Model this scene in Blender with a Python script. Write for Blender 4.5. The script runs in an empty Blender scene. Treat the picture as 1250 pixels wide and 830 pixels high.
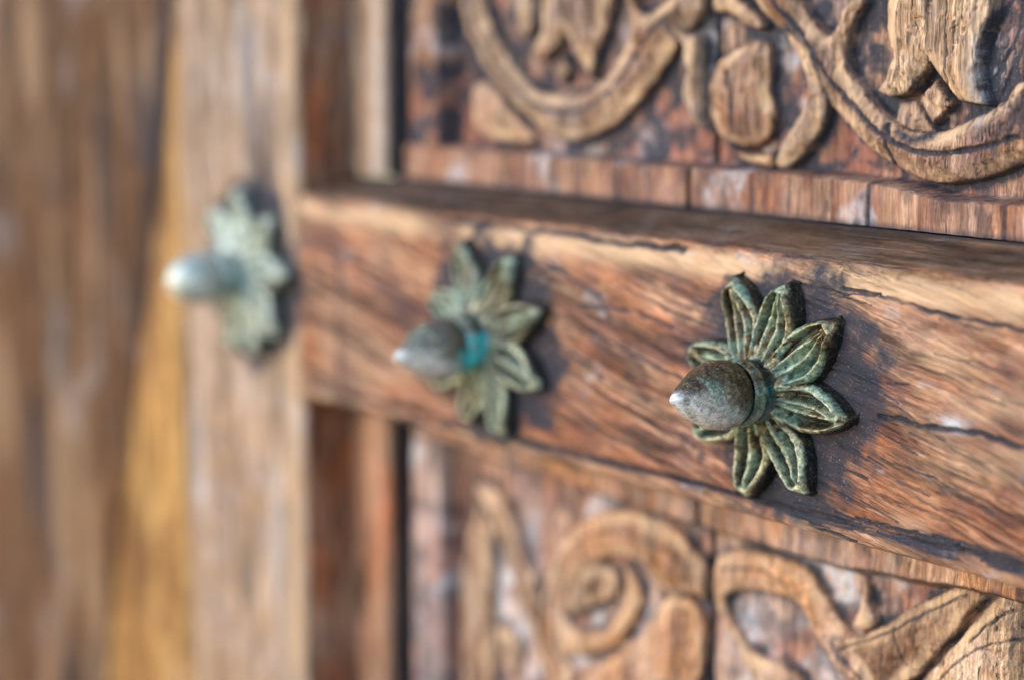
import bpy, math, random
import numpy as np
from mathutils import Vector, Matrix, Euler

SC = bpy.context.scene
COL = SC.collection
# ------------------------------------------------------------ camera
PITCH, THETA = math.radians(8.755), math.radians(37.558)
ct, st, cp, sp = math.cos(THETA), math.sin(THETA), math.cos(PITCH), math.sin(PITCH)
F = Vector((-ct*cp, st*cp, -sp)); R = Vector((st, ct, 0)); U = R.cross(F)
cam = bpy.data.cameras.new('camera'); co = bpy.data.objects.new('camera', cam); COL.objects.link(co)
m = Matrix((R, U, -F)).transposed().to_4x4(); m.translation = Vector((0.5262, -0.5213, 0.1292))
co.matrix_world = m
cam.sensor_width = 36.0; cam.lens = 72.0
cam.clip_start = .01; cam.clip_end = 50
cam.dof.use_dof = True; cam.dof.focus_distance = 0.714; cam.dof.aperture_fstop = 3.0
cam.dof.aperture_blades = 9
SC.camera = co
# ------------------------------------------------------------ light
SUN_EL, SUN_AZ = math.radians(20), math.radians(206)      # azimuth measured from +Y towards +X: light comes from the left front
w = bpy.data.worlds.new('World'); SC.world = w; w.use_nodes = True
wn = w.node_tree.nodes; wl = w.node_tree.links
sky = wn.new('ShaderNodeTexSky'); sky.sky_type = 'NISHITA'; sky.sun_disc = False
sky.sun_elevation = SUN_EL; sky.sun_rotation = SUN_AZ; sky.dust_density = .6; sky.air_density = 1.0
wl.new(sky.outputs[0], wn['Background'].inputs[0]); wn['Background'].inputs[1].default_value = 0.15
sl = bpy.data.lights.new('sun', 'SUN'); sl.energy = .65; sl.angle = math.radians(75); sl.color = (1, .965, .93)
so = bpy.data.objects.new('sun', sl); COL.objects.link(so)
sd = Vector((math.sin(SUN_AZ)*math.cos(SUN_EL), math.cos(SUN_AZ)*math.cos(SUN_EL), math.sin(SUN_EL)))
so.rotation_euler = sd.to_track_quat('Z', 'Y').to_euler()
vs = SC.view_settings; vs.view_transform = 'Standard'; vs.look = 'None'; vs.gamma = 1; vs.use_curve_mapping = False
vs.exposure = 1.6
SC.cycles.max_bounces = 6; SC.cycles.use_denoising = True
UPPER=[
 ('scroll_band',10,9,1,'pale',[(-244.3, 142.5), (-235.0, 120.6), (-218.5, 104.5), (-193.4, 88.0), (-167.6, 78.9), (-144.6, 82.0), (-122.6, 94.0), (-104.6, 109.8), (-94.5, 122.5), (-78.9, 135.0), (-73.5, 144.3), (-90.6, 147.4), (-99.2, 138.9), (-113.9, 131.7), (-122.3, 136.2), (-124.8, 145.1), (-129.4, 145.2), (-122.2, 127.3), (-132.9, 110.8), (-151.2, 100.2), (-171.0, 97.6), (-191.7, 101.3), (-209.4, 114.9), (-223.8, 135.8), (-228.4, 142.3), (-233.0, 153.2), (-248.0, 153.5)]),
 ('carved_tulip',9,5,0,'pale',[(-184.8, 152.2), (-182.2, 126.2), (-190.3, 115.6), (-181.3, 113.6), (-171.1, 121.0), (-167.0, 126.2), (-157.8, 114.0), (-148.0, 105.4), (-145.7, 117.2), (-138.6, 128.3), (-134.8, 140.3), (-138.9, 155.2)]),
 ('carved_petal',8,4,1,'pale',[(-196.0, 146.1), (-189.1, 141.9), (-188.2, 133.5), (-191.3, 123.0), (-198.7, 125.1), (-201.3, 135.7)]),
 ('carved_diamond',7,6,0,'tan',[(-169.4, 116.4), (-163.6, 109.7), (-170.2, 102.4), (-176.2, 108.5)]),
 ('carved_leaf',7,8,1,'brown',[(-233.3, 104.1), (-218.5, 102.3), (-207.6, 91.8), (-184.7, 78.2), (-202.3, 75.8), (-233.4, 78.8), (-236.2, 93.1)]),
 ('carved_lens',9,3,0,'pale',[(-97.5, 128.8), (-90.2, 126.4), (-81.6, 124.5), (-80.9, 87.7), (-86.7, 92.8), (-91.9, 100.3), (-88.5, 110.1), (-91.5, 119.7)]),
 ('scroll_band',10,7,1,'tan',[(-59.0, 150.8), (-48.3, 135.4), (-32.1, 125.3), (-19.1, 112.5), (-7.5, 96.9), (8.9, 85.8), (24.9, 76.9), (45.1, 72.8), (68.8, 77.5), (85.5, 85.7), (101.2, 100.6), (107.7, 119.8), (106.6, 142.2), (98.8, 150.0), (92.7, 142.4), (93.4, 128.4), (85.0, 120.5), (77.7, 108.8), (70.1, 101.3), (56.2, 96.7), (44.4, 91.2), (32.0, 90.6), (19.1, 94.9), (8.4, 102.3), (-1.9, 112.3), (-3.0, 122.5), (-0.5, 130.3), (7.1, 138.9), (-0.9, 140.0), (-7.9, 128.3), (-11.1, 123.4), (-26.7, 136.3), (-35.6, 148.3)]),
 ('carved_tulip',11,6,0,'grain',[(19.0, 150.1), (18.5, 128.4), (21.8, 117.9), (18.5, 110.3), (13.5, 104.9), (21.4, 102.5), (30.2, 104.8), (35.0, 110.6), (39.7, 115.8), (44.8, 110.8), (51.2, 102.6), (64.3, 101.0), (61.7, 106.6), (60.2, 114.7), (62.1, 123.0), (66.4, 132.0), (63.3, 149.1)]),
 ('carved_diamond',9,8,0,'tan',[(40.1, 110.7), (32.8, 102.8), (40.3, 93.8), (48.2, 101.8)]),
 ('carved_facet',6,9,0,'brown',[(20.8, 101.2), (30.9, 102.7), (40.9, 91.5), (32.0, 88.7), (21.1, 93.1)]),
 ('carved_bud',9,8,1,'tan',[(-71.9, 114.2), (-65.1, 119.0), (-56.9, 122.1), (-47.3, 124.2), (-42.4, 121.2), (-41.6, 113.1), (-43.1, 104.9), (-38.2, 94.9), (-43.3, 82.8), (-57.4, 80.4), (-68.2, 83.3), (-74.8, 89.3), (-76.7, 104.1)]),
 ('carved_crescent',9,5,1,'pale',[(-32.2, 128.3), (-22.1, 120.4), (-16.3, 112.5), (-9.2, 98.8), (-17.5, 84.5), (-29.3, 74.8), (-39.4, 73.5), (-38.7, 80.0), (-25.6, 95.3), (-21.9, 105.4), (-26.2, 117.4), (-33.5, 124.3)]),
 ('carved_curl',7,4,1,'tan',[(-67.4, 82.8), (-57.4, 79.6), (-46.2, 79.6), (-39.3, 81.5), (-39.1, 73.3), (-52.7, 74.6), (-63.5, 78.2)]),
 ('carved_leaf',8,6,1,'tan',[(-75.7, 149.1), (-58.8, 138.6), (-49.7, 134.4), (-43.7, 127.3), (-54.0, 127.3), (-64.7, 133.5), (-72.3, 132.5), (-77.1, 138.7)]),
]
LOWER=[
 ('scroll_band',9,6,1,'pale',[(-232.6, -92.4), (-217.2, -92.5), (-221.4, -106.2), (-222.8, -135.4), (-221.6, -156.6), (-219.3, -186.8), (-246.1, -194.0), (-245.8, -162.4), (-246.1, -131.2), (-239.0, -106.6)]),
 ('scroll_band',9,5,1,'tan',[(-230.0, -82.1), (-212.8, -86.5), (-205.6, -94.0), (-196.0, -114.4), (-184.3, -131.1), (-175.0, -143.7), (-156.7, -164.1), (-174.9, -174.9), (-186.6, -154.0), (-200.8, -136.4), (-210.4, -116.0), (-220.2, -99.9), (-237.6, -88.0)]),
 ('scroll_arch',10,8,1,'tan',[(-186.6, -148.0), (-184.3, -132.6), (-178.5, -112.2), (-167.2, -96.0), (-148.5, -82.3), (-119.0, -74.6), (-88.8, -79.6), (-74.1, -91.2), (-74.4, -107.3), (-82.5, -103.8), (-94.2, -111.9), (-106.3, -103.6), (-120.7, -97.1), (-139.7, -99.7), (-157.1, -111.9), (-168.2, -128.9), (-163.6, -139.5), (-141.5, -135.6), (-125.7, -120.5), (-124.8, -107.7), (-130.1, -99.1), (-116.5, -105.9), (-115.9, -119.7), (-126.6, -136.3), (-148.0, -147.3), (-170.4, -154.4)]),
 ('carved_eye',8,7,1,'pale',[(-168.2, -134.7), (-163.7, -117.7), (-150.5, -104.8), (-133.3, -102.5), (-127.9, -112.6), (-139.5, -122.3), (-157.0, -129.2)]),
 ('carved_leaf',8,7,1,'tan',[(-110.1, -121.1), (-98.2, -107.3), (-84.4, -105.6), (-75.6, -114.3), (-74.2, -136.9), (-87.5, -151.3), (-101.6, -146.8), (-113.7, -158.4), (-161.2, -171.2), (-148.0, -151.6), (-122.3, -138.0)]),
 ('scroll_arch',10,7,1,'tan',[(-71.9, -92.8), (-67.5, -84.3), (-56.3, -79.7), (-34.4, -78.0), (-16.2, -79.6), (-7.2, -88.5), (-1.1, -96.9), (10.5, -102.8), (24.8, -114.2), (17.0, -127.0), (5.4, -121.4), (-6.4, -112.4), (-15.5, -104.8), (-18.7, -97.8), (-29.4, -93.6), (-48.0, -95.0), (-63.9, -100.8), (-60.4, -109.8), (-52.2, -118.2), (-39.4, -121.9), (-28.6, -121.4), (-17.9, -124.2), (-14.6, -135.6), (-40.5, -142.7), (-48.7, -128.8), (-61.9, -116.0), (-70.3, -106.4)]),
 ('carved_thorn',9,4,0,'tan',[(11.6, -72.0), (15.5, -84.5), (20.3, -94.0), (13.2, -98.9), (6.1, -97.4), (10.7, -87.7)]),
 ('carved_leaf',11,9,0,'pale',[(-2.3, -104.3), (13.2, -98.9), (24.0, -92.0), (33.3, -84.6), (43.6, -77.6), (55.0, -71.4), (64.9, -67.7), (69.1, -72.3), (58.2, -87.0), (44.6, -103.2), (30.5, -119.0), (22.5, -125.5), (13.8, -116.0)]),
 ('scroll_ring',11,8,1,'grain',[(71.4, -73.7), (77.2, -65.5), (92.5, -62.0), (109.8, -61.1), (121.4, -69.8), (122.8, -98.0), (41.3, -120.3), (38.3, -112.7), (48.5, -101.7), (60.7, -87.4)]),
 ('carved_hook',6,5,1,'pale',[(-220.4, -147.0), (-203.2, -150.6), (-198.4, -163.0), (-208.1, -176.2), (-219.2, -165.2)]),
]
GROOVE_U=[ [(-235.8, 142.4), (-223.9, 119.6), (-205.8, 102.6), (-184.7, 93.6), (-164.3, 91.1), (-144.7, 94.8), (-127.4, 106.4), (-113.8, 120.5), (-99.1, 133.2)], [(-51.5, 144.6), (-38.2, 138.4), (-25.1, 127.3), (-12.2, 113.6), (0.4, 102.1), (12.6, 92.7), (24.5, 86.5), (42.2, 83.5), (62.6, 86.4), (79.6, 91.7)], [(61.1, 121.1), (65.2, 132.0), (71.7, 140.0)], [(65.4, 102.1), (70.7, 113.1), (75.9, 124.0), (78.8, 133.7)], [(61.6, 107.5), (68.2, 117.6), (73.4, 129.3), (74.1, 137.3)], [(19.8, 93.0), (22.2, 80.6), (23.7, 74.9)], [(-64.2, 110.7), (-60.9, 99.3), (-62.1, 86.7)] ]
GROOVE_L=[ [(-220.1, -89.3), (-200.8, -113.9), (-184.3, -138.5), (-168.1, -158.2)], [(-177.3, -131.0), (-166.1, -103.7), (-144.1, -89.3), (-114.7, -84.8), (-86.6, -92.6)], [(-64.1, -89.9), (-42.0, -84.0), (-23.4, -90.0), (-15.6, -102.6), (-5.0, -112.1), (11.1, -119.9)], [(2.1, -107.0), (24.2, -96.8), (43.8, -83.2), (62.6, -72.2)], [(29.5, -91.8), (31.1, -97.7), (36.7, -104.7)], [(64.6, -89.5), (74.1, -79.1), (83.5, -72.9), (92.9, -69.8)], [(51.3, -107.2), (63.5, -93.8), (75.7, -86.8), (93.4, -80.4)] ]
CRACKS=[ [(35.2, -41.9), (53.4, -42.2), (73.5, -41.7), (85.7, -41.5), (97.2, -43.0), (118.7, -42.9), (134.8, -43.5)], [(24.5, -47.8), (35.4, -48.7), (46.0, -50.1)], [(-297.4, -49.9), (-255.0, -51.0), (-190.2, -46.3), (-119.5, -45.5), (-69.6, -44.8), (-14.0, -43.8), (13.8, -44.5)], [(18.3, 37.9), (30.6, 37.4), (39.2, 36.3), (54.3, 38.2)], [(31.5, 9.7), (48.2, 8.2), (67.9, 8.6)], [(54.7, -3.8), (66.5, -3.4), (74.2, -4.2), (87.2, -3.5), (98.2, -2.9), (115.3, -4.5), (129.8, -6.0)], [(-125.9, 31.2), (-108.3, 26.2), (-95.4, 22.5), (-87.8, 12.9)], [(-107.6, -5.9), (-82.9, -12.2), (-63.7, -15.7)], [(-100.4, 7.1), (-65.4, -0.1), (-37.2, -5.8)], [(-284.8, 26.2), (-286.9, -5.3), (-287.0, -40.8)], [(-201.8, 44.7), (-166.0, 44.6), (-132.4, 44.5), (-80.7, 43.5), (-47.3, 43.8)], [(-143.3, 3.7), (-110.7, -2.6), (-92.6, -10.9)], [(56.3, -18.5), (76.6, -20.7), (97.8, -25.2)], [(11.4, -35.2), (31.9, -39.8), (51.5, -42.6), (73.8, -41.0)], [(37.2, 38.7), (54.3, 37.6), (81.8, 34.5), (115.1, 33.0), (131.0, 32.0)], [(44.1, 4.1), (64.9, 0.0), (83.2, -8.3), (104.1, -14.5)], [(-51.4, 14.5), (-75.4, 18.2), (-110.9, 16.9)] ]

# ------------------------------------------------------------ noise helpers
def _lat(seed, n=256): return np.random.RandomState(seed).rand(n, n)
_L = {}
def vnoise(x, y, seed):
    if seed not in _L: _L[seed] = _lat(seed)
    T = _L[seed]; xi = np.floor(x).astype(int); yi = np.floor(y).astype(int)
    fx = x-xi; fy = y-yi; fx = fx*fx*(3-2*fx); fy = fy*fy*(3-2*fy)
    a = T[xi % 256, yi % 256]; b = T[(xi+1) % 256, yi % 256]; c = T[xi % 256, (yi+1) % 256]; d = T[(xi+1) % 256, (yi+1) % 256]
    return (a*(1-fx)+b*fx)*(1-fy)+(c*(1-fx)+d*fx)*fy
def fbm(x, y, seed, octv=4):
    s = 0; a = .5; t = 0
    for k in range(octv):
        s = s+a*vnoise(x*2**k+k*17.3, y*2**k+k*9.1, seed+k); t += a; a *= .5
    return s/t-.5                                  # -.5 .. .5
def sst(a, b, x):
    t = np.clip((x-a)/(b-a), 0, 1); return t*t*(3-2*t)
def chaikin(p, n, closed=True):
    p = np.array(p, float)
    for _ in range(n):
        if closed:
            q = np.roll(p, -1, 0); p = np.stack([.75*p+.25*q, .25*p+.75*q], 1).reshape(-1, 2)
        else:
            a, b = p[:-1], p[1:]; p = np.concatenate([p[:1], np.stack([.75*a+.25*b, .25*a+.75*b], 1).reshape(-1, 2), p[-1:]])
    return p
def seg_dist(X, Y, P, closed):
    d = np.full(X.shape, 1e9); n = len(P)
    for i in range(n if closed else n-1):
        a = P[i]; b = P[(i+1) % n]; e = b-a; L2 = (e**2).sum()+1e-12
        t = np.clip(((X-a[0])*e[0]+(Y-a[1])*e[1])/L2, 0, 1)
        d = np.minimum(d, (X-a[0]-t*e[0])**2+(Y-a[1]-t*e[1])**2)
    return np.sqrt(d)
def inside(X, Y, P):
    r = np.zeros(X.shape, bool); n = len(P)
    for i in range(n):
        x1, y1 = P[i]; x2, y2 = P[(i+1) % n]
        if y1 == y2: continue
        r ^= ((y1 > Y) != (y2 > Y)) & (X < (x2-x1)*(Y-y1)/(y2-y1)+x1)
    return r
def line_mask(X, Y, P, w, edge=.6, seed=0, rough=.5):
    """1 on a wandering line of half-width w, fading outward; only evaluated near it. P in the units of X, Y."""
    P = np.array(P, float); out = np.zeros(X.shape); pad = w*4+1
    bx = (X > P[:, 0].min()-pad) & (X < P[:, 0].max()+pad) & (Y > P[:, 1].min()-pad) & (Y < P[:, 1].max()+pad)
    if not bx.any(): return out
    x = X[bx]; y = Y[bx]
    xx = x+fbm(x*.25, y*.25, 40+seed)*2.2*rough; yy = y+fbm(x*.25, y*.25, 60+seed)*2.2*rough
    d = seg_dist(xx, yy, P, False)
    ww = w*(.55+1.1*(fbm(x*.15, y*.15, 80+seed, 3)+.5))
    out[bx] = 1-sst(ww*(1-edge), ww*(1+edge), d)
    return out

# ------------------------------------------------------------ mesh helpers
def tag(o, label=None, cat=None, group=None, kind=None):
    if label: o['label'] = label
    if cat: o['category'] = cat
    if group: o['group'] = group
    if kind: o['kind'] = kind
    return o
def empty(name, loc=(0, 0, 0)):
    o = bpy.data.objects.new(name, None); o.location = loc; o.empty_display_size = .02; COL.objects.link(o); return o
def mesh_obj(name, co, faces, mat, parent=None, attrs=None, smooth=True):
    me = bpy.data.meshes.new(name); faces = np.asarray(faces, np.int32)
    me.vertices.add(len(co)); me.vertices.foreach_set('co', np.asarray(co, np.float32).ravel())
    k = faces.shape[1]; me.loops.add(faces.size); me.loops.foreach_set('vertex_index', faces.ravel())
    me.polygons.add(len(faces)); me.polygons.foreach_set('loop_start', np.arange(0, faces.size, k, dtype=np.int32))
    me.update(calc_edges=True)
    me.polygons.foreach_set('use_smooth', np.full(len(faces), smooth))
    for n, v in (attrs or {}).items():
        a = me.attributes.new(n, 'FLOAT', 'POINT'); a.data.foreach_set('value', np.asarray(v, np.float32).ravel())
    me.materials.append(mat)
    o = bpy.data.objects.new(name, me); COL.objects.link(o)
    if parent is not None:
        o.parent = parent; o.matrix_parent_inverse = Matrix.Identity(4)
    return o
def grid_faces(ni, nj):
    i, j = np.meshgrid(np.arange(ni-1), np.arange(nj-1), indexing='ij'); a = (i*nj+j).ravel()
    return np.stack([a, a+nj, a+nj+1, a+1], 1)
def grid_obj(name, X, Y, Z, mat, parent=None, attrs=None, keep=None, flip=False):
    ni, nj = X.shape; f = grid_faces(ni, nj)
    if flip: f = f[:, ::-1]
    if keep is not None: f = f[keep.ravel()]
    co = np.stack([X.ravel(), Y.ravel(), Z.ravel()], 1)
    at = {k: v.ravel() for k, v in (attrs or {}).items()}
    if keep is not None:
        u = np.zeros(len(co), bool); u[f.ravel()] = True; idx = np.cumsum(u)-1
        f = idx[f]; co = co[u]; at = {k: v[u] for k, v in at.items()}
    return mesh_obj(name, co, f, mat, parent, at)

# ------------------------------------------------------------ materials
def new_mat(name):
    m = bpy.data.materials.new(name); m.use_nodes = True
    n = m.node_tree.nodes; l = m.node_tree.links
    return m, n, l, n['Principled BSDF']
class NB:
    def __init__(s, n, l): s.n = n; s.l = l
    def link(s, a, b):
        if isinstance(a, (int, float)): b.default_value = a
        elif isinstance(a, tuple): b.default_value = (*a, 1) if len(a) == 3 else a
        else: s.l.new(a, b)
    def noise(s, vec, scale, detail=6, rough=.6, dist=0.):
        k = s.n.new('ShaderNodeTexNoise'); s.link(vec, k.inputs['Vector']); k.inputs['Scale'].default_value = scale
        k.inputs['Detail'].default_value = detail; k.inputs['Roughness'].default_value = rough; k.inputs['Distortion'].default_value = dist
        return k.outputs['Fac']
    def ramp(s, fac, stops, interp='LINEAR'):
        k = s.n.new('ShaderNodeValToRGB'); cr = k.color_ramp; cr.interpolation = interp
        while len(cr.elements) < len(stops): cr.elements.new(.5)
        for e, (p, c) in zip(cr.elements, stops):
            e.position = p; e.color = (*c, 1) if isinstance(c, tuple) else (c, c, c, 1)
        s.link(fac, k.inputs[0]); return k.outputs[0]
    def mix(s, fac, a, b, mode='MIX'):
        k = s.n.new('ShaderNodeMix'); k.data_type = 'RGBA'; k.blend_type = mode
        s.link(fac, k.inputs[0]); s.link(a, k.inputs[6]); s.link(b, k.inputs[7]); return k.outputs[2]
    def math(s, op, a, b=0., clamp=False):
        k = s.n.new('ShaderNodeMath'); k.operation = op; k.use_clamp = clamp
        s.link(a, k.inputs[0]); s.link(b, k.inputs[1]); return k.outputs[0]
    def attr(s, name):
        k = s.n.new('ShaderNodeAttribute'); k.attribute_name = name; return k.outputs['Fac']
    def mapping(s, rot=(0, 0, 0), scale=(1, 1, 1), loc=(0, 0, 0), src=None):
        if src is None: src = s.n.new('ShaderNodeTexCoord').outputs['Object']
        k = s.n.new('ShaderNodeMapping'); k.inputs['Rotation'].default_value = rot; k.inputs['Scale'].default_value = scale
        k.inputs['Location'].default_value = loc; s.l.new(src, k.inputs[0]); return k.outputs[0]
    def bump(s, h, strength, dist, nrm=None):
        k = s.n.new('ShaderNodeBump'); k.inputs['Strength'].default_value = strength; k.inputs['Distance'].default_value = dist
        s.link(h, k.inputs['Height'])
        if nrm is not None: s.l.new(nrm, k.inputs['Normal'])
        return k.outputs[0]

def wood(name, dark, mid, light, acc, spec=.22, grain='Z', tilt=0., accamt=.5, off=(0, 0, 0), pores=1., rough=.5, fine=1., cool=(.20, .17, .20), coolamt=.35):
    m, n, l, bs = new_mat(name); b = NB(n, l)
    r0 = b.mapping(rot=(0, tilt, 0), loc=off)                       # turn the grain first, stretch after
    wq = n.new('ShaderNodeTexNoise'); l.new(r0, wq.inputs['Vector']); wq.inputs['Scale'].default_value = 26; wq.inputs['Detail'].default_value = 3
    v1 = n.new('ShaderNodeVectorMath'); v1.operation = 'SUBTRACT'; l.new(wq.outputs['Color'], v1.inputs[0]); v1.inputs[1].default_value = (.5, .5, .5)
    v2 = n.new('ShaderNodeVectorMath'); v2.operation = 'MULTIPLY_ADD'; l.new(v1.outputs[0], v2.inputs[0]); v2.inputs[1].default_value = (.007,)*3; l.new(r0, v2.inputs[2]); r0 = v2.outputs[0]
    long, cross = 7., 185.
    if grain == 'Z': sg = (cross, cross, long); sf = (700*fine, 700*fine, 26)
    else: sg = (long, cross, cross); sf = (26, 700*fine, 700*fine)
    g = b.mapping(scale=sg, src=r0); f = b.mapping(scale=sf, src=r0)
    warp = b.noise(r0, 14, 3)
    n1 = b.noise(g, 1., 8, .7, .1)
    n2 = b.noise(f, 1., 5, .7)
    n5 = b.noise(b.mapping(scale=(2300, 2300, 70) if grain == 'Z' else (70, 2300, 2300), src=r0), 1., 3, .65)
    n3 = b.noise(b.mapping(scale=(1, 1, .4) if grain == 'Z' else (.4, 1, 1), src=r0), 33, 6, .66, .6)                                # patches
    n4 = b.noise(b.mapping(scale=(1, 1, .45) if grain == 'Z' else (.45, 1, 1), src=r0), 34, 5, .6, .4)
    gr = b.math('ADD', b.math('MULTIPLY', n1, .55), b.math('MULTIPLY', n3, .45))
    c = b.ramp(gr, [(.37, dark), (.47, mid), (.585, light)])
    am = b.math('MULTIPLY', b.ramp(n4, [(.47, 0.), (.60, 1.)]), accamt)
    c = b.mix(am, c, acc)
    am2 = b.math('MULTIPLY', b.ramp(b.noise(r0, 41, 5, .65, .5), [(.50, 0.), (.63, 1.)]), coolamt)
    c = b.mix(am2, c, cool)
    c = b.mix(.9, c, b.ramp(n2, [(.34, .26), (.5, 1.), (.66, 1.6)]), 'MULTIPLY')
    c = b.mix(.8, c, b.ramp(n5, [(.34, .35), (.5, 1.), (.66, 1.5)]), 'MULTIPLY')
    lg = b.ramp(b.noise(b.mapping(scale=(70, 70, 9) if grain == 'Z' else (9, 70, 70), src=r0), 1., 5, .65, .8), [(.38, .38), (.50, 1.), (.62, 1.3)])
    c = b.mix(.8, c, lg, 'MULTIPLY')
    po = b.mapping(scale=(1100, 1100, 30) if grain == 'Z' else (30, 1100, 1100), src=r0)
    pm = b.math('MULTIPLY', b.ramp(b.noise(po, .55, 3, .6), [(.30, 1.), (.40, 0.)]), pores)
    st = b.mapping(scale=(260, 260, 12) if grain == 'Z' else (12, 260, 260), src=r0)
    sm = b.math('MULTIPLY', b.ramp(b.noise(st, 1., 4, .6, .3), [(.34, 1.), (.43, 0.)]), .75*pores)
    pm = b.math('MAXIMUM', pm, sm)
    c = b.mix(b.math('MULTIPLY', pm, .88), c, (.022, .018, .026))
    wear = b.attr('wear'); wn_ = b.ramp(b.noise(g, 1.6, 6, .7), [(.30, .25), (.55, 1.)])
    c = b.mix(b.math('MULTIPLY', b.math('MULTIPLY', wear, wn_), .85), c, (.56, .40, .265))
    pn = b.ramp(b.noise(b.mapping(scale=(220, 220, 60), src=r0), 1., 6, .7), [(.35, .25), (.60, 1.)])
    c = b.mix(b.math('MULTIPLY', b.math('MULTIPLY', b.attr('paint'), pn), .7), c, (.27, .10, .075))
    cn = b.ramp(b.noise(r0, 190, 6, .7), [(.34, .1), (.58, 1.)])
    c = b.mix(b.math('MULTIPLY', b.attr('chalk'), cn), c, (.47, .53, .64))
    gn = b.ramp(b.noise(r0, 260, 7, .75), [(.30, .35), (.52, 1.)])
    gm = b.math('MULTIPLY', b.attr('grime_shade'), gn, True)
    gm = b.ramp(gm, [(0., 0.), (.30, .55), (.75, 1.)])
    c = b.mix(b.math('MULTIPLY', gm, .95), c, (.032, .038, .056))  # blue-black of dirt and stains, also crevice shade put into the colour
    sp_ = b.math('MULTIPLY', b.ramp(b.noise(r0, 1500, 2, .5), [(.66, 0.), (.74, 1.)]), b.math('MULTIPLY', gm, .55))
    c = b.mix(sp_, c, (.36, .40, .48))
    l.new(c, bs.inputs['Base Color'])
    rr = b.ramp(b.noise(r0, 300, 5, .7), [(.3, rough-.08), (.7, rough+.25)])
    l.new(rr, bs.inputs['Roughness'])
    l.new(b.math('MULTIPLY', b.math('SUBTRACT', 1., b.math('MULTIPLY', b.math('MAXIMUM', gm, pm), .85), True), spec), bs.inputs['Specular IOR Level'])
    nb = b.bump(n1, .7, .0018)
    nb = b.bump(b.math('SUBTRACT', n2, b.math('MULTIPLY', pm, .9)), .9, .0006, nb)
    nb = b.bump(b.math('ADD', b.noise(r0, 420, 6, .75), b.math('MULTIPLY', n5, .4)), .6, .0007, nb)
    l.new(nb, bs.inputs['Normal'])
    return m

M = {}
M['stile'] = wood('stile_wood', (.085, .052, .038), (.225, .148, .105), (.40, .295, .225), (.22, .115, .06), accamt=.35, coolamt=.5, cool=(.36, .32, .33), pores=.6)
M['side'] = wood('reveal_wood', (.10, .045, .024), (.27, .135, .080), (.42, .25, .165), (.42, .12, .04), accamt=.75, coolamt=.25, cool=(.30, .24, .24), pores=.5)
M['gold'] = wood('ochre_wood', (.10, .045, .013), (.255, .13, .035), (.42, .26, .10), (.17, .075, .025), accamt=.8, coolamt=.0, pores=.25, off=(3, 1, 2))
M['jamb'] = wood('brown_wood', (.045, .024, .015), (.082, .044, .026), (.120, .070, .045), (.115, .048, .018), spec=.05, accamt=.4, coolamt=.2, cool=(.13, .085, .06), pores=.7, off=(5, 2, 7))
M['rail'] = wood('rail_wood', (.030, .013, .016), (.170, .077, .049), (.40, .252, .172), (.27, .10, .045), grain='X', tilt=-.21, accamt=.6, coolamt=.42, cool=(.075, .045, .058), pores=1., off=(1.2, 0, .4))
M['railtop_shaded'] = wood('rail_top_shaded_wood', (.022, .013, .009), (.068, .040, .025), (.135, .088, .057), (.10, .043, .018), grain='X', accamt=.4, coolamt=.3, cool=(.15, .12, .12), pores=.7)  # rail wood darkened: shade of the upward face put into the colour
M['pale'] = wood('carving_pale_wood', (.05, .029, .023), (.185, .114, .082), (.41, .30, .225), (.24, .105, .045), accamt=.35, coolamt=.25, cool=(.36, .33, .36))
M['tan'] = wood('carving_tan_wood', (.036, .018, .016), (.155, .083, .058), (.35, .235, .17), (.23, .095, .038), accamt=.5, coolamt=.3, cool=(.29, .22, .25), off=(2, 1, 0))
M['brown'] = wood('carving_brown_wood', (.08, .045, .035), (.22, .13, .09), (.36, .25, .18), (.26, .12, .07), accamt=.4, coolamt=.4, off=(4, 1, 0))
M['grain'] = wood('carving_grained_wood', (.06, .038, .028), (.29, .195, .13), (.52, .375, .26), (.48, .27, .15), accamt=.25, coolamt=.2, cool=(.40, .38, .42), pores=1.2, off=(6, 1, 0))
M['low_ground'] = wood('lower_ground_wood', (.13, .062, .05), (.31, .18, .135), (.46, .33, .27), (.33, .13, .075), accamt=.6, coolamt=.45, cool=(.25, .20, .26), pores=.5, off=(9, 3, 0))
M['peach'] = wood('carving_peach_wood', (.12, .055, .038), (.31, .178, .122), (.50, .36, .275), (.42, .185, .065), accamt=.55, coolamt=.2, cool=(.38, .33, .38), pores=.8, off=(1, 5, 0))
M['ground'] = wood('carving_ground_wood', (.045, .026, .024), (.165, .10, .075), (.31, .21, .155), (.23, .085, .055), accamt=.55, coolamt=.5, cool=(.19, .16, .21), off=(8, 1, 0))

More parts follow.
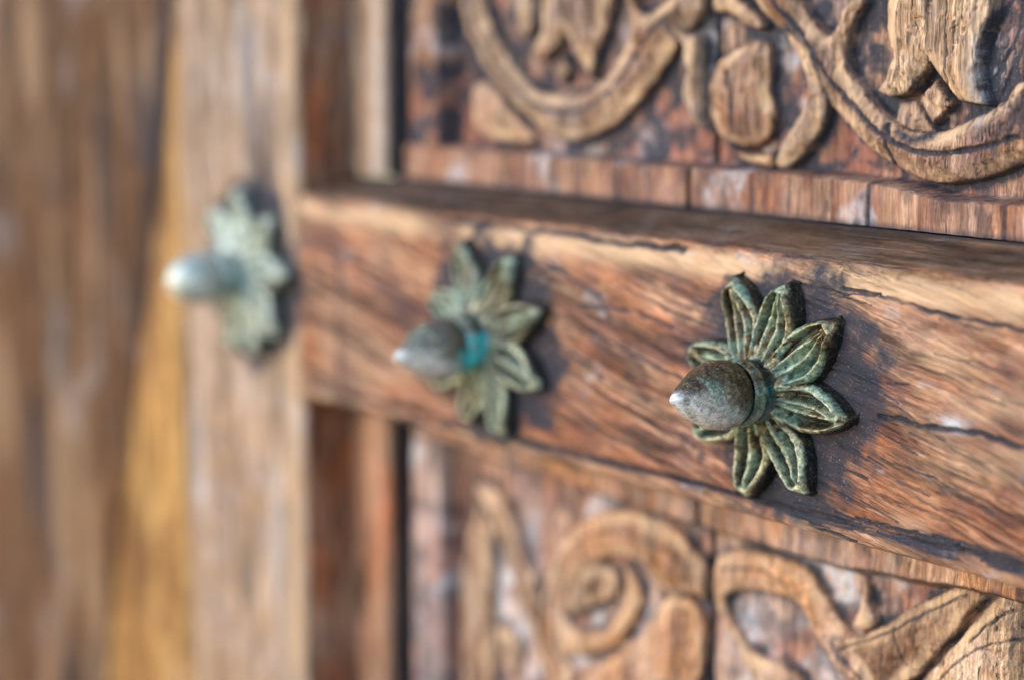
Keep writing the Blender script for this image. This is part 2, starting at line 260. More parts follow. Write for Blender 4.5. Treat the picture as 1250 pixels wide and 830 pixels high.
def bronze(name, teal=0., off=(0, 0, 0), pale=0.):
    m, n, l, bs = new_mat(name); b = NB(n, l)
    v = b.mapping(loc=off)
    n1 = b.noise(v, 90, 7, .7, .4); n2 = b.noise(v, 420, 6, .75); n3 = b.noise(v, 1300, 3, .6); n4 = b.noise(v, 55, 4, .6, .8)
    c = b.ramp(n2, [(.34, (.020, .015, .010)), (.50, (.085, .062, .030)), (.68, (.22, .17, .085))])         # brown bronze
    gcol = b.ramp(n2, [(.30, (.030, .050, .036)), (.46, (.080, .130, .095)), (.58, (.19, .265, .185)), (.70, (.42, .48, .38))])
    tcol = b.ramp(n2, [(.32, (.02, .08, .075)), (.5, (.08, .22, .19)), (.68, (.25, .42, .37))])
    gcol = b.mix(b.math('MULTIPLY', b.ramp(n4, [(.52, 0.), (.60, 1.)]), .42), gcol, tcol)
    pat = b.attr('patina')
    pm = b.math('ADD', b.math('MULTIPLY', pat, 1.3), b.math('SUBTRACT', n1, .75), True)
    pm = b.ramp(pm, [(.12, 0.), (.42, 1.)])
    c = b.mix(pm, c, gcol)
    if pale: c = b.mix(pale, c, (.55, .64, .60))
    dg = b.math('MULTIPLY', b.attr('groove'), b.ramp(n2, [(.34, 1.), (.60, .55)]), True); dg = b.ramp(dg, [(0., 0.), (.30, .62), (.62, 1.)])
    c = b.mix(b.math('MULTIPLY', dg, .9), c, (.016, .022, .030))
    rg = b.math('MULTIPLY', b.attr('ridge'), b.ramp(n2, [(.36, .1), (.56, 1.)]), True)
    c = b.mix(b.math('MULTIPLY', rg, .8), c, (.66, .65, .43))
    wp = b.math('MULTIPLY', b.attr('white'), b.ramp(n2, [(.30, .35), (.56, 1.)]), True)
    c = b.mix(b.math('MULTIPLY', wp, .9), c, (.74, .78, .82))  # white on the knobs: bright underside painted in, with pale patina
    tl = b.math('MULTIPLY', b.attr('teal'), b.ramp(n1, [(.35, .4), (.55, 1.)]), True)
    c = b.mix(tl, c, (.05, .72, .80))
    spk = b.ramp(n3, [(.64, 0.), (.72, 1.)])
    c = b.mix(b.math('MULTIPLY', spk, .6), c, (.58, .66, .62))
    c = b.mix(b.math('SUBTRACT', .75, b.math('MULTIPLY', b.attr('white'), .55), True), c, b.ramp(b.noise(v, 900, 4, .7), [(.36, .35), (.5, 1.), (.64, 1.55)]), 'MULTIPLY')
    l.new(c, bs.inputs['Base Color'])
    inv = b.math('SUBTRACT', b.math('SUBTRACT', 1., tl, True), b.math('SUBTRACT', 1., b.math('SUBTRACT', b.math('SUBTRACT', b.math('SUBTRACT', 1., pm, True), wp, True), rg, True), True), True)
    l.new(b.math('MULTIPLY', inv, .55), bs.inputs['Metallic'])
    rb = b.math('ADD', b.math('MULTIPLY', pm, .12), b.math('MULTIPLY', n2, .42)); l.new(rb, bs.inputs['Roughness'])
    l.new(b.math('MULTIPLY', b.math('SUBTRACT', 1., dg, True), .6), bs.inputs['Specular IOR Level'])
    nb = b.bump(n2, .55, .0006); nb = b.bump(n3, .35, .00025, nb); l.new(nb, bs.inputs['Normal'])
    return m
M['bronze_front'] = bronze('bronze_verdigris', off=(0, 0, 0))
M['bronze_mid'] = bronze('bronze_teal', off=(3, 1, 2), pale=.12)
M['bronze_far'] = bronze('bronze_pale', off=(6, 2, 1), pale=.70)

# ------------------------------------------------------------ rail
mm = 1e-3
door = empty('carved_door', (-.05, .03, -.45))
tag(door, 'weathered carved wooden door with recessed scrollwork panels behind the bronze flower studs', 'door')
D0 = Vector(door.location)
def dlocal(X, Y, Z): return X-D0.x, Y-D0.y, Z-D0.z

STUDS = [(.004, -.001, .0415), (-.1665, -.0025, .0418), (-.3690, .006, .042)]
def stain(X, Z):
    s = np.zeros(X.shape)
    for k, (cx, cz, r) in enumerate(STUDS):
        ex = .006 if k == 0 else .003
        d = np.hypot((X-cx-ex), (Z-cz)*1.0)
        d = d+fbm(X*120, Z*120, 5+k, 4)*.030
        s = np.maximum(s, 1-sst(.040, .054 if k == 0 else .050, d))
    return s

def profile(pts, n_per):
    """points (Y, Z, spacing weight) -> dense polyline"""
    out = []
    for (a, b_), n in zip(zip(pts[:-1], pts[1:]), n_per):
        for t in np.linspace(0, 1, n, endpoint=False): out.append((a[0]*(1-t)+b_[0]*t, a[1]*(1-t)+b_[1]*t))
    out.append(pts[-1]); return np.array(out)
rp = profile([(.031, .0565), (.0038, .0480), (.0012, .0470), (.0001, .0455), (0, .041), (0, -.0425), (.0012, -.0434), (.0018, -.0442), (.0004, -.0452), (-.0006, -.0475), (.0004, -.0502), (.004, -.0517), (.031, -.052)],
             [26, 8, 6, 7, 190, 5, 4, 5, 8, 9, 6, 6])
xs = np.concatenate([np.linspace(-.3212, -.12, 260, endpoint=False), np.linspace(-.12, .17, 640, endpoint=False), np.linspace(.17, .5, 120)])
Xr = np.repeat(xs[:, None], len(rp), 1); Yr = np.repeat(rp[None, :, 0], len(xs), 0).copy(); Zr = np.repeat(rp[None, :, 1], len(xs), 0).copy()
front = np.exp(-(np.clip(Yr, 0, 1)/.004)**2)
edge_t = np.exp(-((Zr-.0455)/.0035)**2); edge_b = np.exp(-((Zr+.047)/.004)**2)
und = fbm(xs*18, xs*0, 201, 4)[:, None]; und2 = fbm(xs*60, xs*0+3, 207, 4)[:, None]
wob = und*.0030+und2*.0012
g_s, g_c = math.sin(-.21), math.cos(-.21)
Ug = Xr*g_c+Zr*g_s; Vg = -Xr*g_s+Zr*g_c
Ypre = Yr.copy()
Yr += fbm(Ug*14, Vg*60, 210, 4)*.0018*front
Yr += fbm(Ug*30, Vg*420, 215, 4)*.00075*front                      # raised grain
Yr += fbm(Ug*60, Vg*1200, 219, 3)*.0004*front
Zr += wob*(edge_t+edge_b*.5)
Yr += np.abs(fbm(Xr*90, Zr*200, 222, 5))*.006*edge_t+sst(.05, .2, fbm(Xr*24, Zr*200, 224, 4))*.0022*np.exp(-((Zr-.0455)/.0028)**2)
chip = sst(.12, .3, fbm(xs*34, xs*0+7, 231, 3))[:, None]            # chips along the lower bead
Yr += chip*.0022*edge_b
gr = np.zeros(Xr.shape); dep = np.zeros(Xr.shape)
Xm, Zm = Xr*1e3, rp[None, :, 1]*1e3+0*Xr
for k, P in enumerate(CRACKS):
    wd = [.55, .5, .75, .32, .3, .75, .9, .5, .55, .9, .8, .6, .3, .6, .5, .3, .6][k]
    mk = line_mask(Xm, Zm, P, wd, .7, k, .8)
    mk *= .35+.65*sst(-.25, .1, fbm(Xm*.12, Zm*.12, 300+k, 3)) if k not in (0, 5) else 1
    gr = np.maximum(gr, mk); dep = np.maximum(dep, mk*[1.3, .9, 1.2, .8, .6, 1.3, .8, .6, .6, .8, 1., .6, .5, 1., 1., .5, .5][k])
rnd = random.Random(4)
for k in range(170):
    cx = rnd.uniform(-310, 300); cz = rnd.uniform(-40, 40); L = rnd.uniform(5, 26); a = -.21+rnd.uniform(-.1, .12)
    P = [(cx+t*L*math.cos(a), cz+t*L*math.sin(a)) for t in (-.5, 0, .5)]
    mk = line_mask(Xm, Zm, P, rnd.uniform(.12, .34), .9, k % 7, .5)*rnd.uniform(.4, .9)
    gr = np.maximum(gr, mk); dep = np.maximum(dep, mk*.45)
# fibrous, cracked strip along the lower right edge
for k in range(70):
    cx = rnd.uniform(5, 190); cz = -44.8+rnd.uniform(-2.6, 4.0); L = rnd.uniform(6, 30)
    P = [(cx-L/2, cz+.3), (cx, cz+rnd.uniform(-.4, .4)), (cx+L/2, cz-.3)]
    mk = line_mask(Xm, Zm, P, rnd.uniform(.15, .45), .8, k % 7, .6)*rnd.uniform(.5, 1)
    gr = np.maximum(gr, mk); dep = np.maximum(dep, mk*.7)
gr *= (Ypre < .02); dep *= (Ypre < .02)
Yr += dep*.0011
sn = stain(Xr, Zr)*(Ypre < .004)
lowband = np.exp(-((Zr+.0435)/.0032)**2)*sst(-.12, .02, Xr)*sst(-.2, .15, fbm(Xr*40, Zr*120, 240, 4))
grime_shade = np.clip(gr+sn*.80+.55*lowband+.5*np.exp(-((Zr+.0442)/.0009)**2)*(Ypre > .0005), 0, 1)
wear = np.clip(np.exp(-((Zr-.0408)/.0048)**2)*sst(-.22, .10, fbm(Xr*20, Zr*50, 250, 3)+.05)*1.25*(Ypre < .0016)
               + np.exp(-((Zr+.0482)/.0022)**2)*.7*(.5+fbm(Xr*50, Zr*60, 255, 3)), 0, 1)*(1-gr)
wear = np.maximum(wear, .45*sst(.05, .2, fbm(Xr*16, Zr*40, 258, 4))*(Ypre < .003)*sst(.01, .1, Xr))
chalk = .28*sst(.22, .32, fbm(Xr*50, Zr*90, 262, 4))*(Ypre < .02)
chalk = np.maximum(chalk, .9*np.exp(-(((Xr-.0875)/.006)**2+((Zr+.0015)/.0028)**2)))
z0 = 0*Xr
rat = dict(grime_shade=grime_shade, wear=wear, paint=z0, chalk=chalk)
jb = 26+8+3
X_, Y_, Z_ = dlocal(Xr, Yr, Zr)
kf = np.zeros((len(xs)-1, len(rp)-1), bool); kf[:, 26:] = True
rail = grid_obj('rail', X_, Y_, Z_, M['rail'], door, rat, kf, flip=True)
tag(rail, 'horizontal rail of the door carrying two bronze flower studs')
rt = grid_obj('rail_top', X_, Y_, Z_, M['railtop_shaded'], rail, dict(grime_shade=np.clip(grime_shade*.3+.5*sst(.0275, .031, Ypre), 0, 1), wear=z0, paint=z0, chalk=chalk*.3), ~kf, flip=True)

# ------------------------------------------------------------ stile
def swept(name, prof, zs, mat, parent, seed, attrs_fn=None, off=D0, flip=False, amp=1.):
    X = np.repeat(prof[None, :, 0], len(zs), 0).copy(); Y = np.repeat(prof[None, :, 1], len(zs), 0).copy(); Z = np.repeat(zs[:, None], len(prof), 1)
    y0 = Y.copy(); x0 = X.copy()
    Y += (fbm(X*60, Z*9, seed, 4)*.0016+fbm(X*420, Z*24, seed+5, 4)*.0007)*amp
    X += fbm(X*0+seed, Z*22, seed+9, 4)*.0016*amp
    at = attrs_fn(x0, y0, Z) if attrs_fn else {}
    for k in ('grime_shade', 'wear', 'paint', 'chalk'): at.setdefault(k, 0*X)
    return grid_obj(name, X-off.x, Y-off.y, Z-off.z, mat, parent, at, flip=flip)
zs = np.linspace(-.42, .36, 420)
sp_pts = profile([(-.4402, .03), (-.4402, .004), (-.4385, .0018), (-.436, .0012), (-.3265, .0012), (-.3240, .0020), (-.3228, .004), (-.3225, .0295)][0:7], [4, 4, 4, 110, 6, 5])
def stile_at(x, y, z):
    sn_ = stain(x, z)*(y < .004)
    w_ = np.exp(-((x+.331)/.007)**2)*.6+.55*sst(.0, .25, fbm(x*30, z*6, 270, 4))
    return dict(grime_shade=np.clip(sn_*.85+.35*sst(.1, .3, fbm(x*60, z*12, 275, 4)), 0, 1), wear=np.clip(w_, 0, 1),
                chalk=.85*np.exp(-((x+.3275)/.005)**2)*sst(-.03, .14, fbm(x*5, z*14, 280, 3))+.35*sst(.1, .3, fbm(x*40, z*9, 282, 4)))
stile = swept('stile', sp_pts, zs, M['stile'], door, 400, stile_at, flip=False)
sd_p = profile([(-.3228, .004), (-.3224, .0360)], [26])
swept('stile_reveal', sd_p, zs, M['side'], stile, 410, lambda x, y, z: dict(grime_shade=.15*sst(.0, .3, fbm(y*60, z*10, 290, 4)), chalk=0*x, paint=.4*sst(0, .2, fbm(y*50, z*16, 291, 3)))) 
mo_p = profile([(-.3250, .0302), (-.312, .0295), (-.309, .0282), (-.297, .0275), (-.2915, .0280), (-.2885, .0305), (-.2875, .0440), (-.2740, .0460)], [10, 4, 12, 6, 5, 8, 12])
def upmask(lo, hi): return zs[(zs >= lo) & (zs <= hi)]
for lo, hi, sd in ((.0575, .36, 430), (-.42, -.0525, 440)):
    mo = swept('panel_moulding', mo_p, np.linspace(lo, hi, 200), M['stile'] if lo > 0 else M['side'], door, sd,
          lambda x, y, z: dict(grime_shade=np.clip((.9 if lo > 0 else .75)*sst(.029, .036, y)+.5*np.exp(-((x+.3215)/.002)**2), 0, 1)*.8, wear=(.6 if lo > 0 else .1)*np.exp(-((x+.295)/.006)**2),  # gap beside the panel: its deep shade put into the colour
                               chalk=(.55 if lo > 0 else .12)*np.exp(-((x+.2945)/.005)**2)*(.6+fbm(x*9, z*12, 296, 3))))
    if lo > 0: tag(mo, 'pale worn vertical moulding beside the upper panel')

# ------------------------------------------------------------ carved panels
GR_Y = .0455
FZL = [-.068, -.0695, -.0745, -.0745, -.0690, -.060]
def mirrored(ms, xm, zm=None):
    out = list(ms)
    if zm is not None: out += [(n_, h_, r_, s_, t_, [(x, 2*zm-z) for x, z in p]) for n_, h_, r_, s_, t_, p in ms]
    return out+[(n_, h_, r_, s_, t_, [(2*xm-x, z) for x, z in p]) for n_, h_, r_, s_, t_, p in out]
def panel(zlo, zhi, dz, motifs, grooves, xjoint, seed, fillet_hi=None):
    xs = np.concatenate([np.arange(-.274, -.10, .0008), np.arange(-.10, .15, .00046), np.arange(.15, .46, .0014)])
    zz = np.arange(zlo, zhi, dz) if zlo < 0 else np.concatenate([np.arange(zlo, .150, dz), np.arange(.150, zhi, .0013)])
    X, Z = np.meshgrid(xs, zz, indexing='ij'); Xm, Zm = X*1e3, Z*1e3
    H = fbm(Xm*.09, Zm*.06, seed, 4)*2.6+fbm(Xm*.5, Zm*.28, seed+4, 4)*1.1        # chisel-rough ground, mm
    idm = np.full(X.shape, -1); edge = np.zeros(X.shape)
    wv = fbm(Xm*.08, Zm*.08, seed+8, 4)*3.6; wv2 = fbm(Xm*.06, Zm*.06, seed+11, 3)*2.4
    fine = fbm(Xm*.35, Zm*.35, seed+14, 4)*1.2
    dm = np.full(X.shape, 99.)
    for k, (nm, h, rd, smo, tint, pts) in enumerate(motifs):
        P = chaikin(pts, 2 if smo else 0)
        lo = P.min(0)-6; hi = P.max(0)+6
        bx = (Xm > lo[0]) & (Xm < hi[0]) & (Zm > lo[1]) & (Zm < hi[1])
        if not bx.any(): continue
        x = Xm[bx]+wv[bx]*.5+fine[bx]*.35; y = Zm[bx]+wv2[bx]*.5
        ins = inside(x, y, P); d = seg_dist(x, y, P, True); s = np.where(ins, d, -d)+(1.0 if nm.startswith('scroll') and zlo > 0 else .3)
        wall = sst(-.3, 1.1, s)
        t = np.clip(s/rd, 0, 1)
        h = h*(.85 if zlo > 0 else .62); prof = h*(.42*wall+.25*np.sqrt(np.clip(1-(1-t)**2, 0, 1))*wall+.33*t*wall)
        if nm in ('carved_tulip', 'carved_diamond', 'carved_leaf', 'carved_facet', 'carved_eye'): prof = h*(.7*wall+.3*t*wall)
        hv = prof+fbm(x*.12, y*.07, seed+20+k, 5)*3.0*wall+fbm(x*.9, y*.12, seed+40+k, 4)*.9*wall-.8*sst(.06, .2, fbm(x*.2, y*.2, seed+55, 4))*wall-np.abs(fbm(x*.13+y*.05, y*.10, seed+57, 2))*3.6*wall+.5*wall
        cur = H[bx]; up = (hv > cur) & (s > -.3)
        cur[up] = hv[up]; H[bx] = cur
        q = idm[bx]; q[up & (s > .15)] = k; idm[bx] = q
        e = edge[bx]; e = np.maximum(np.where(up, 0*e, e), np.exp(-(np.minimum(s+.3, 0)/2.0)**2)*np.exp(-(np.maximum(s+.3, 0)/1.1)**2)); edge[bx] = e
        dd = dm[bx]; dm[bx] = np.where(up, s, dd)
    gro = np.zeros(X.shape)
    for k, P in enumerate(grooves):
        gro = np.maximum(gro, (1. if zlo > 0 else .6)*line_mask(Xm, Zm, chaikin(P, 2, False), .75 if zlo > 0 else .45, .6, k, .5))
    rnd = random.Random(seed)
    for k in range(60):                                            # drying checks, vertical like the grain
        cx = rnd.uniform(-265, 150); cz = rnd.uniform(zlo, zhi)*1e3; L = rnd.uniform(8, 34)
        gro = np.maximum(gro, line_mask(Xm, Zm, [(cx, cz), (cx+rnd.uniform(-1, 1), cz+L/2), (cx+rnd.uniform(-1, 1), cz+L)], rnd.uniform(.12, .3), .8, k % 7, .5)*rnd.uniform(.4, .9))
    # barky, deeply eroded patches near the right side of the frame
    if zlo > 0: er = np.exp(-(((Xm-77)/15)**2+((Zm-112)/32)**2))
    else: er = np.exp(-(((Xm-105)/26)**2+((Zm+78)/24)**2))
    H += er*(fbm(Xm*.55+fine*2, Zm*.16, seed+60, 5)*4.5)
    H -= gro*1.5
    # fillet strip and left border are part of the same boards
    bl = sst(-.2485, -.2525, X)                                     # left border strip
    bord = bl*(.012+.0008*fbm(Z*80, X*9, seed+70, 3))
    idb = X < -.2500
    if fillet_hi:
        fz = fillet_hi+fbm(X*40, X*0, seed+75, 4)*.0016-.004*sst(.02, .06, X)
        fl = 1-sst(fz-.0004, fz+.0014, Z); bord = np.maximum(bord*1e3, fl*(15.5+fbm(Xm*.3, Zm*.05, seed+78, 4)*1.5))/1e3
        idf = (Z < fz+.0004)
    else:
        fz = np.interp(X, [-.25, -.20, -.06, .0, .08, .3], FZL)+fbm(X*40, X*0, seed+75, 4)*.003
        fl = sst(fz-.004, fz+.002, Z); bord = np.maximum(bord*1e3, fl*(10.0+fbm(Xm*.3, Zm*.1, seed+78, 4)*2))/1e3
        idf = (Z > fz-.0004)
    Hm = np.maximum(H*1e-3, bord)
    jm = np.exp(-((X-xjoint-.0009*fbm(Z*60, X*0, seed+90, 3))/.0012)**2); Hm = Hm-jm*.009
    Y = GR_Y-Hm
    isg = idm < 0
    low = sst(3.0, .5, H)
    gn = sst(.0, .25, fbm(Xm*.07, Zm*.07, seed+100, 4))
    grime_shade = np.clip(edge*np.clip((.62 if zlo > 0 else .33)+2.2*fbm(Xm*.13, Zm*.13, seed+101, 3), .05, 1)+gro*.9+jm*1.0+low*(.85 if zlo > 0 else .35)*sst(-.10, .16, fbm(Xm*.12, Zm*.12, seed+105, 4))+er*.55*sst(-.05, .12, fbm(Xm*.55+fine*2, Zm*.16, seed+60, 5))*-1+0, 0, 1)  # dirt along motif edges and low ground, with recess shade painted in
    grime_shade = np.clip(grime_shade+er*.7*sst(.03, -.1, fbm(Xm*.55+fine*2, Zm*.16, seed+60, 5)), 0, 1)
    crest = np.where(isg, 0, sst(.8, 2.6, dm)*(1-sst(3.2, 8., dm)))
    wear = np.clip(crest*(.35+.9*sst(-.1, .25, fbm(Xm*.08, Zm*.08, seed+110, 3))), 0, 1)*(1-gro)
    if zlo > 0:
        paint = isg*1.0*np.clip(sst(-.15, .1, fbm(Xm*.03, Zm*.05, seed+120, 3)), 0, 1)*sst(.120, .085, Z)
        chalk = isg*.5*sst(.08, .25, fbm(Xm*.06, Zm*.05, seed+125, 4))+.9*np.exp(-(((Xm-62)/4)**2+((Zm-112)/14)**2))
    else:
        paint = isg*.8*sst(.0, .2, fbm(Xm*.05, Zm*.05, seed+120, 3))
        chalk = isg*.75*sst(.0, .16, fbm(Xm*.06, Zm*.06, seed+125, 4))+.7*sst(.05, .3, fbm(Xm*.05, Zm*.05, seed+128, 4))*sst(.06, .12, X)+idb*.25
    if zlo < 0:
        for (bx_, bz_, rx, rz) in ((-.196, -.107, .007, .017), (-.113, -.128, .006, .011), (-.205, -.152, .008, .014), (-.052, -.112, .013, .016), (.012, -.095, .006, .012), (-.05, -.14, .009, .01)):
            chalk = np.maximum(chalk, 1.1*isg*np.exp(-((X-bx_)/rx)**2-((Z-bz_)/rz)**2)*(.75+fbm(Xm*.2, Zm*.2, 790, 3)))
    chalk = np.clip(chalk, 0, 1)
    at = dict(grime_shade=grime_shade, wear=wear, paint=paint, chalk=chalk)
    Xl, Yl, Zl = dlocal(X, Y, Z)
    c = lambda a: a[:-1, :-1]
    left = c(X) < xjoint
    seams = [-.1733, -.1195, -.1006, xjoint, .0195, .0815]
    for side, smask in (('l', left), ('r', ~left)):
        base = grid_obj('panel_board', Xl, Yl, Zl, M['ground' if zlo > 0 else 'low_ground'], door, at, smask & c(isg) & ~c(idb) & ~c(idf), flip=False)
        for k, (nm, h, rd, smo, tint, pts) in enumerate(motifs):
            kp = smask & (c(idm) == k) & ~c(idb) & ~c(idf)
            if kp.sum() < 60: continue
            grid_obj(nm, Xl, Yl, Zl, M[tint if zlo > 0 or tint in ('grain', 'pale') else 'peach'], base, at, kp)
        if side == 'l':
            kp = smask & c(idb) & ~c(idf)
            grid_obj('panel_border', Xl, Yl, Zl, M['tan'] if zlo > 0 else M['low_ground'], base, at, kp)
        if True:
            lims = ([-1]+[s for s in seams]+[1]) if zlo > 0 else [-1, xjoint, 1]
            for a, b_ in zip(lims[:-1], lims[1:]):
                kp = smask & c(idf) & (c(X) >= a) & (c(X) < b_)
                if kp.sum() < 60: continue
                sg = 0*X
                for s in (a, b_): sg = np.maximum(sg, np.exp(-((X-s)/.0009)**2))
                at2 = dict(at); at2['grime_shade'] = np.clip(.55*sg+(.5*sst(.0600, .0570, Z) if zlo > 0 else .5*sst(.0025, .0002, Z-fz))+.3*gro+.35*sst(.0, .25, fbm(Xm*.2, Zm*.08, seed+140, 4)), 0, 1)
                at2['paint'] = .45+0*X; at2['wear'] = .3*sst(-.1, .2, fbm(Xm*.1, Zm*.05, seed+145, 3))
                if zlo < 0: at2['chalk'] = chalk*.25; at2['wear'] = at2['wear']*.6
                grid_obj('fillet_block', Xl, Yl+sg*.0010, Zl, M['tan' if zlo > 0 else 'peach'], base, at2, kp)
panel(.0572, .345, .0005, mirrored(UPPER, 128., 178.), GROOVE_U, -.0763, 500, fillet_hi=.0730)
panel(-.36, -.0525, .00058, mirrored(LOWER, 142.), GROOVE_L, -.0745, 700)
# dark core board behind the gaps
bc = np.array([(-.33, .062, -.42), (.50, .062, -.42), (.50, .062, .36), (-.33, .062, .36), (-.33, .075, -.42), (.50, .075, -.42), (.50, .075, .36), (-.33, .075, .36)])-np.array(D0)
mesh_obj('door_core', bc, [(0, 1, 2, 3), (7, 6, 5, 4), (0, 4, 5, 1), (1, 5, 6, 2), (2, 6, 7, 3), (3, 7, 4, 0)], M['side'], door, dict(grime_shade=np.ones(8)), smooth=False)

# ------------------------------------------------------------ door frame, left of the door
frame = empty('door_frame', (-.60, .02, -.45)); F0 = Vector(frame.location)
tag(frame, 'brown weathered door frame post with a slanting golden strip left of the door', 'door frame')
gp = profile([(-.62, .0050), (-.4408, .0040), (-.4408, .03)], [160, 4])
swept('golden_strip', gp, zs, M['gold'], frame, 450, lambda x, y, z: dict(wear=.45*sst(.0, .25, fbm(x*30, z*7, 300, 4)), grime_shade=.55*np.exp(-((x+.4425)/.003)**2)+.5*np.exp(-(((x+.462)/.004)**2+((z+.235)/.005)**2))), off=F0, flip=False)
zj = np.linspace(-.42, .36, 420); tt = np.linspace(0, 1, 420)
# slanting free edge of the post board: x of the edge as a function of height
ex = np.interp(zj, [-.42, -.2556, -.0867, .0555, .1418, .36], [-.600, -.553, -.508, -.466, -.4470, -.4420])
ex = np.convolve(np.pad(ex, 12, mode='edge'), np.ones(25)/25, 'valid')+fbm(zj*20, zj*0, 320, 3)*.004
Xj = -1.4+(ex[:, None]+1.4)*tt[None, :]**.8; Zj = np.repeat(zj[:, None], len(tt), 1)
de = ex[:, None]-Xj
Yj = .0005+.0032*(1-sst(0, .009, de))+fbm(Xj*60, Zj*10, 330, 4)*.0018+fbm(Xj*300, Zj*28, 335, 4)*.0008
gj = dict(grime_shade=np.clip(.6*sst(-.12, .06, Zj)*np.exp(-(de/.010)**2)*(.75+fbm(Xj*40, Zj*14, 338, 3))+.3*sst(.1, .3, fbm(Xj*45, Zj*14, 340, 4)), 0, 1), wear=.35*sst(.05, .25, fbm(Xj*40, Zj*9, 345, 4)), paint=0*Xj, chalk=.2*sst(.15, .3, fbm(Xj*35, Zj*20, 350, 4)))
grid_obj('post_board', Xj-F0.x, Yj-F0.y, Zj-F0.z, M['jamb'], frame, gj, flip=False)

# ------------------------------------------------------------ bronze flower studs
def petal(parent, ang, Rr, W, mat, seed, hub=.0085, lift=0.):
    ns, nt = 64, 45
    s = np.linspace(0, 1, ns)[:, None]+np.zeros((1, nt)); t = np.linspace(-1, 1, nt)[None, :]+np.zeros((ns, 1))
    rnd = random.Random(seed)
    wid = W*(.55+.47*sst(0, .45, s))*np.power(np.clip(1-np.power(np.clip((s-.38)/.62, 0, 1), 1.75), 0, 1), .76)
    wid = np.maximum(wid, W*.02)
    bend = rnd.uniform(-.0022, .0022)*s**2
    r = hub+(Rr-hub)*s
    lx = r; ly = t*wid+bend
    fade = sst(0.02, .35, s); tipf = 1-sst(.90, 1, s)
    base = .0102-.0046*sst(0, .5, s)+.0014*sst(.5, .85, s)-.0022*sst(.86, 1., s)+lift*s
    a = np.abs(t)
    rim = (1-.85*sst(.90, 1., s))*np.exp(-((a-.82)/.13)**2)*.0019*(.35+.65*fade)
    dn = float(sst(.1, -.5, math.sin(ang)))
    jit = .06*fbm(s*5+seed, s*0+seed, 630, 3)
    tc = (.24-.20*dn)*(1-sst(.5, .95, s))+.02; rid = (np.exp(-((a-tc)/.12)**2)-(.5-.5*dn)*np.exp(-((t-jit)/.08)**2))*.0017*(.4+.6*fade)*(1-sst(.75, .96, s))
    gv = np.exp(-((a-.57+.10*dn)/(.15+.06*dn))**2)*-(.0024+.0006*dn)*(.5+.5*fade)*(1-sst(.82, .98, s))
    tipr = 0.
    rim = np.maximum(rim, np.exp(-((s-.925)/.035)**2)*.0017*(1-a**4)); gv = gv*(1-sst(.82, .92, s))-.0010*np.exp(-((s-.68)/.16)**2)*(1-a**2)
    h = base+rim+rid+gv+tipr
    nz = fbm(lx*500+seed, ly*500, 600+seed % 9, 4)
    h = h+nz*.0014+fbm(lx*130+seed, ly*800, 610+seed % 9, 3)*.0007
    ridge = np.clip(np.maximum(np.exp(-((a-.88)/.13)**2)*sst(.15, .5, s), np.exp(-((s-.935)/.035)**2))+(.75-.4*dn)*np.exp(-((a-tc)/.10)**2)*(1-sst(.75, .96, s))*sst(.1, .3, s), 0, 1)
    groove = np.clip((np.exp(-((a-.57+.10*dn)/(.14+.07*dn))**2)+.8*(1-dn)*np.exp(-((t-jit)/.07)**2)*(1-sst(.5, .8, s)))*sst(.18, .5, s)*(1-sst(.86, .97, s)), 0, 1)
    # skirt: thick side wall down to the wood, plus rounding of the lip
    cols = []
    for sgn in (-1, 1):
        e = 0 if sgn < 0 else -1
        x0, y0, h0 = lx[:, e], ly[:, e], h[:, e]
        cols.append([(x0, y0+sgn*.0005, h0-.0009, 0, .25), (x0, y0+sgn*.0009, h0*.55, 0, .35), (x0, y0+sgn*.0015, h0*0-.0012, 0, .8)])
    def st_(arr, k): return np.concatenate([np.stack([c[k]*np.ones(ns) for c in cols[0][::-1]], 1), arr, np.stack([c[k]*np.ones(ns) for c in cols[1]], 1)], 1)
    LX, LY, HH, RG, GV = st_(lx, 0), st_(ly, 1), st_(h, 2), st_(ridge, 3), st_(groove, 4)
    # tip closing rows: push the last rows outward and down
    for q, (dr, hf) in enumerate(((.0006, .8), (.0010, .4), (.0013, -.2))):
        LX = np.vstack([LX, LX[ns-1:ns]+dr]); LY = np.vstack([LY, LY[ns-1:ns]*1.3]); HH = np.vstack([HH, np.minimum(HH[ns-1:ns], .0055)*hf])
        RG = np.vstack([RG, RG[ns-1:ns]*0]); GV = np.vstack([GV, GV[ns-1:ns]*0+.4])
    ca, sa = math.cos(ang), math.sin(ang)
    X = LX*ca-LY*sa; Z = LX*sa+LY*ca; Y = -HH
    pat = .40+1.5*fbm(LX*110+seed*3, LY*160, 620+seed % 7, 4)
    wallm = np.zeros(LX.shape); wallm[:, :2] = 1; wallm[:, -2:] = 1; wallm[ns:, :] = 1
    pat = pat*(1-.8*wallm); GV = np.maximum(GV, .62*wallm)  # side walls: less patina, their shade painted as a dark colour
    down = sst(.1, -.6, sa+0*LX)                                    # lower petals: paler rims, darker grooves
    return grid_obj('petal', X, Y, Z, mat, parent, dict(patina=pat, ridge=RG*(.42+.75*down), groove=np.maximum(GV*(.62+.6*down), .6*wallm), white=0*X, teal=TEALF(X, Z, seed)), flip=False)
def TEALF(X, Z, seed): return .0*X

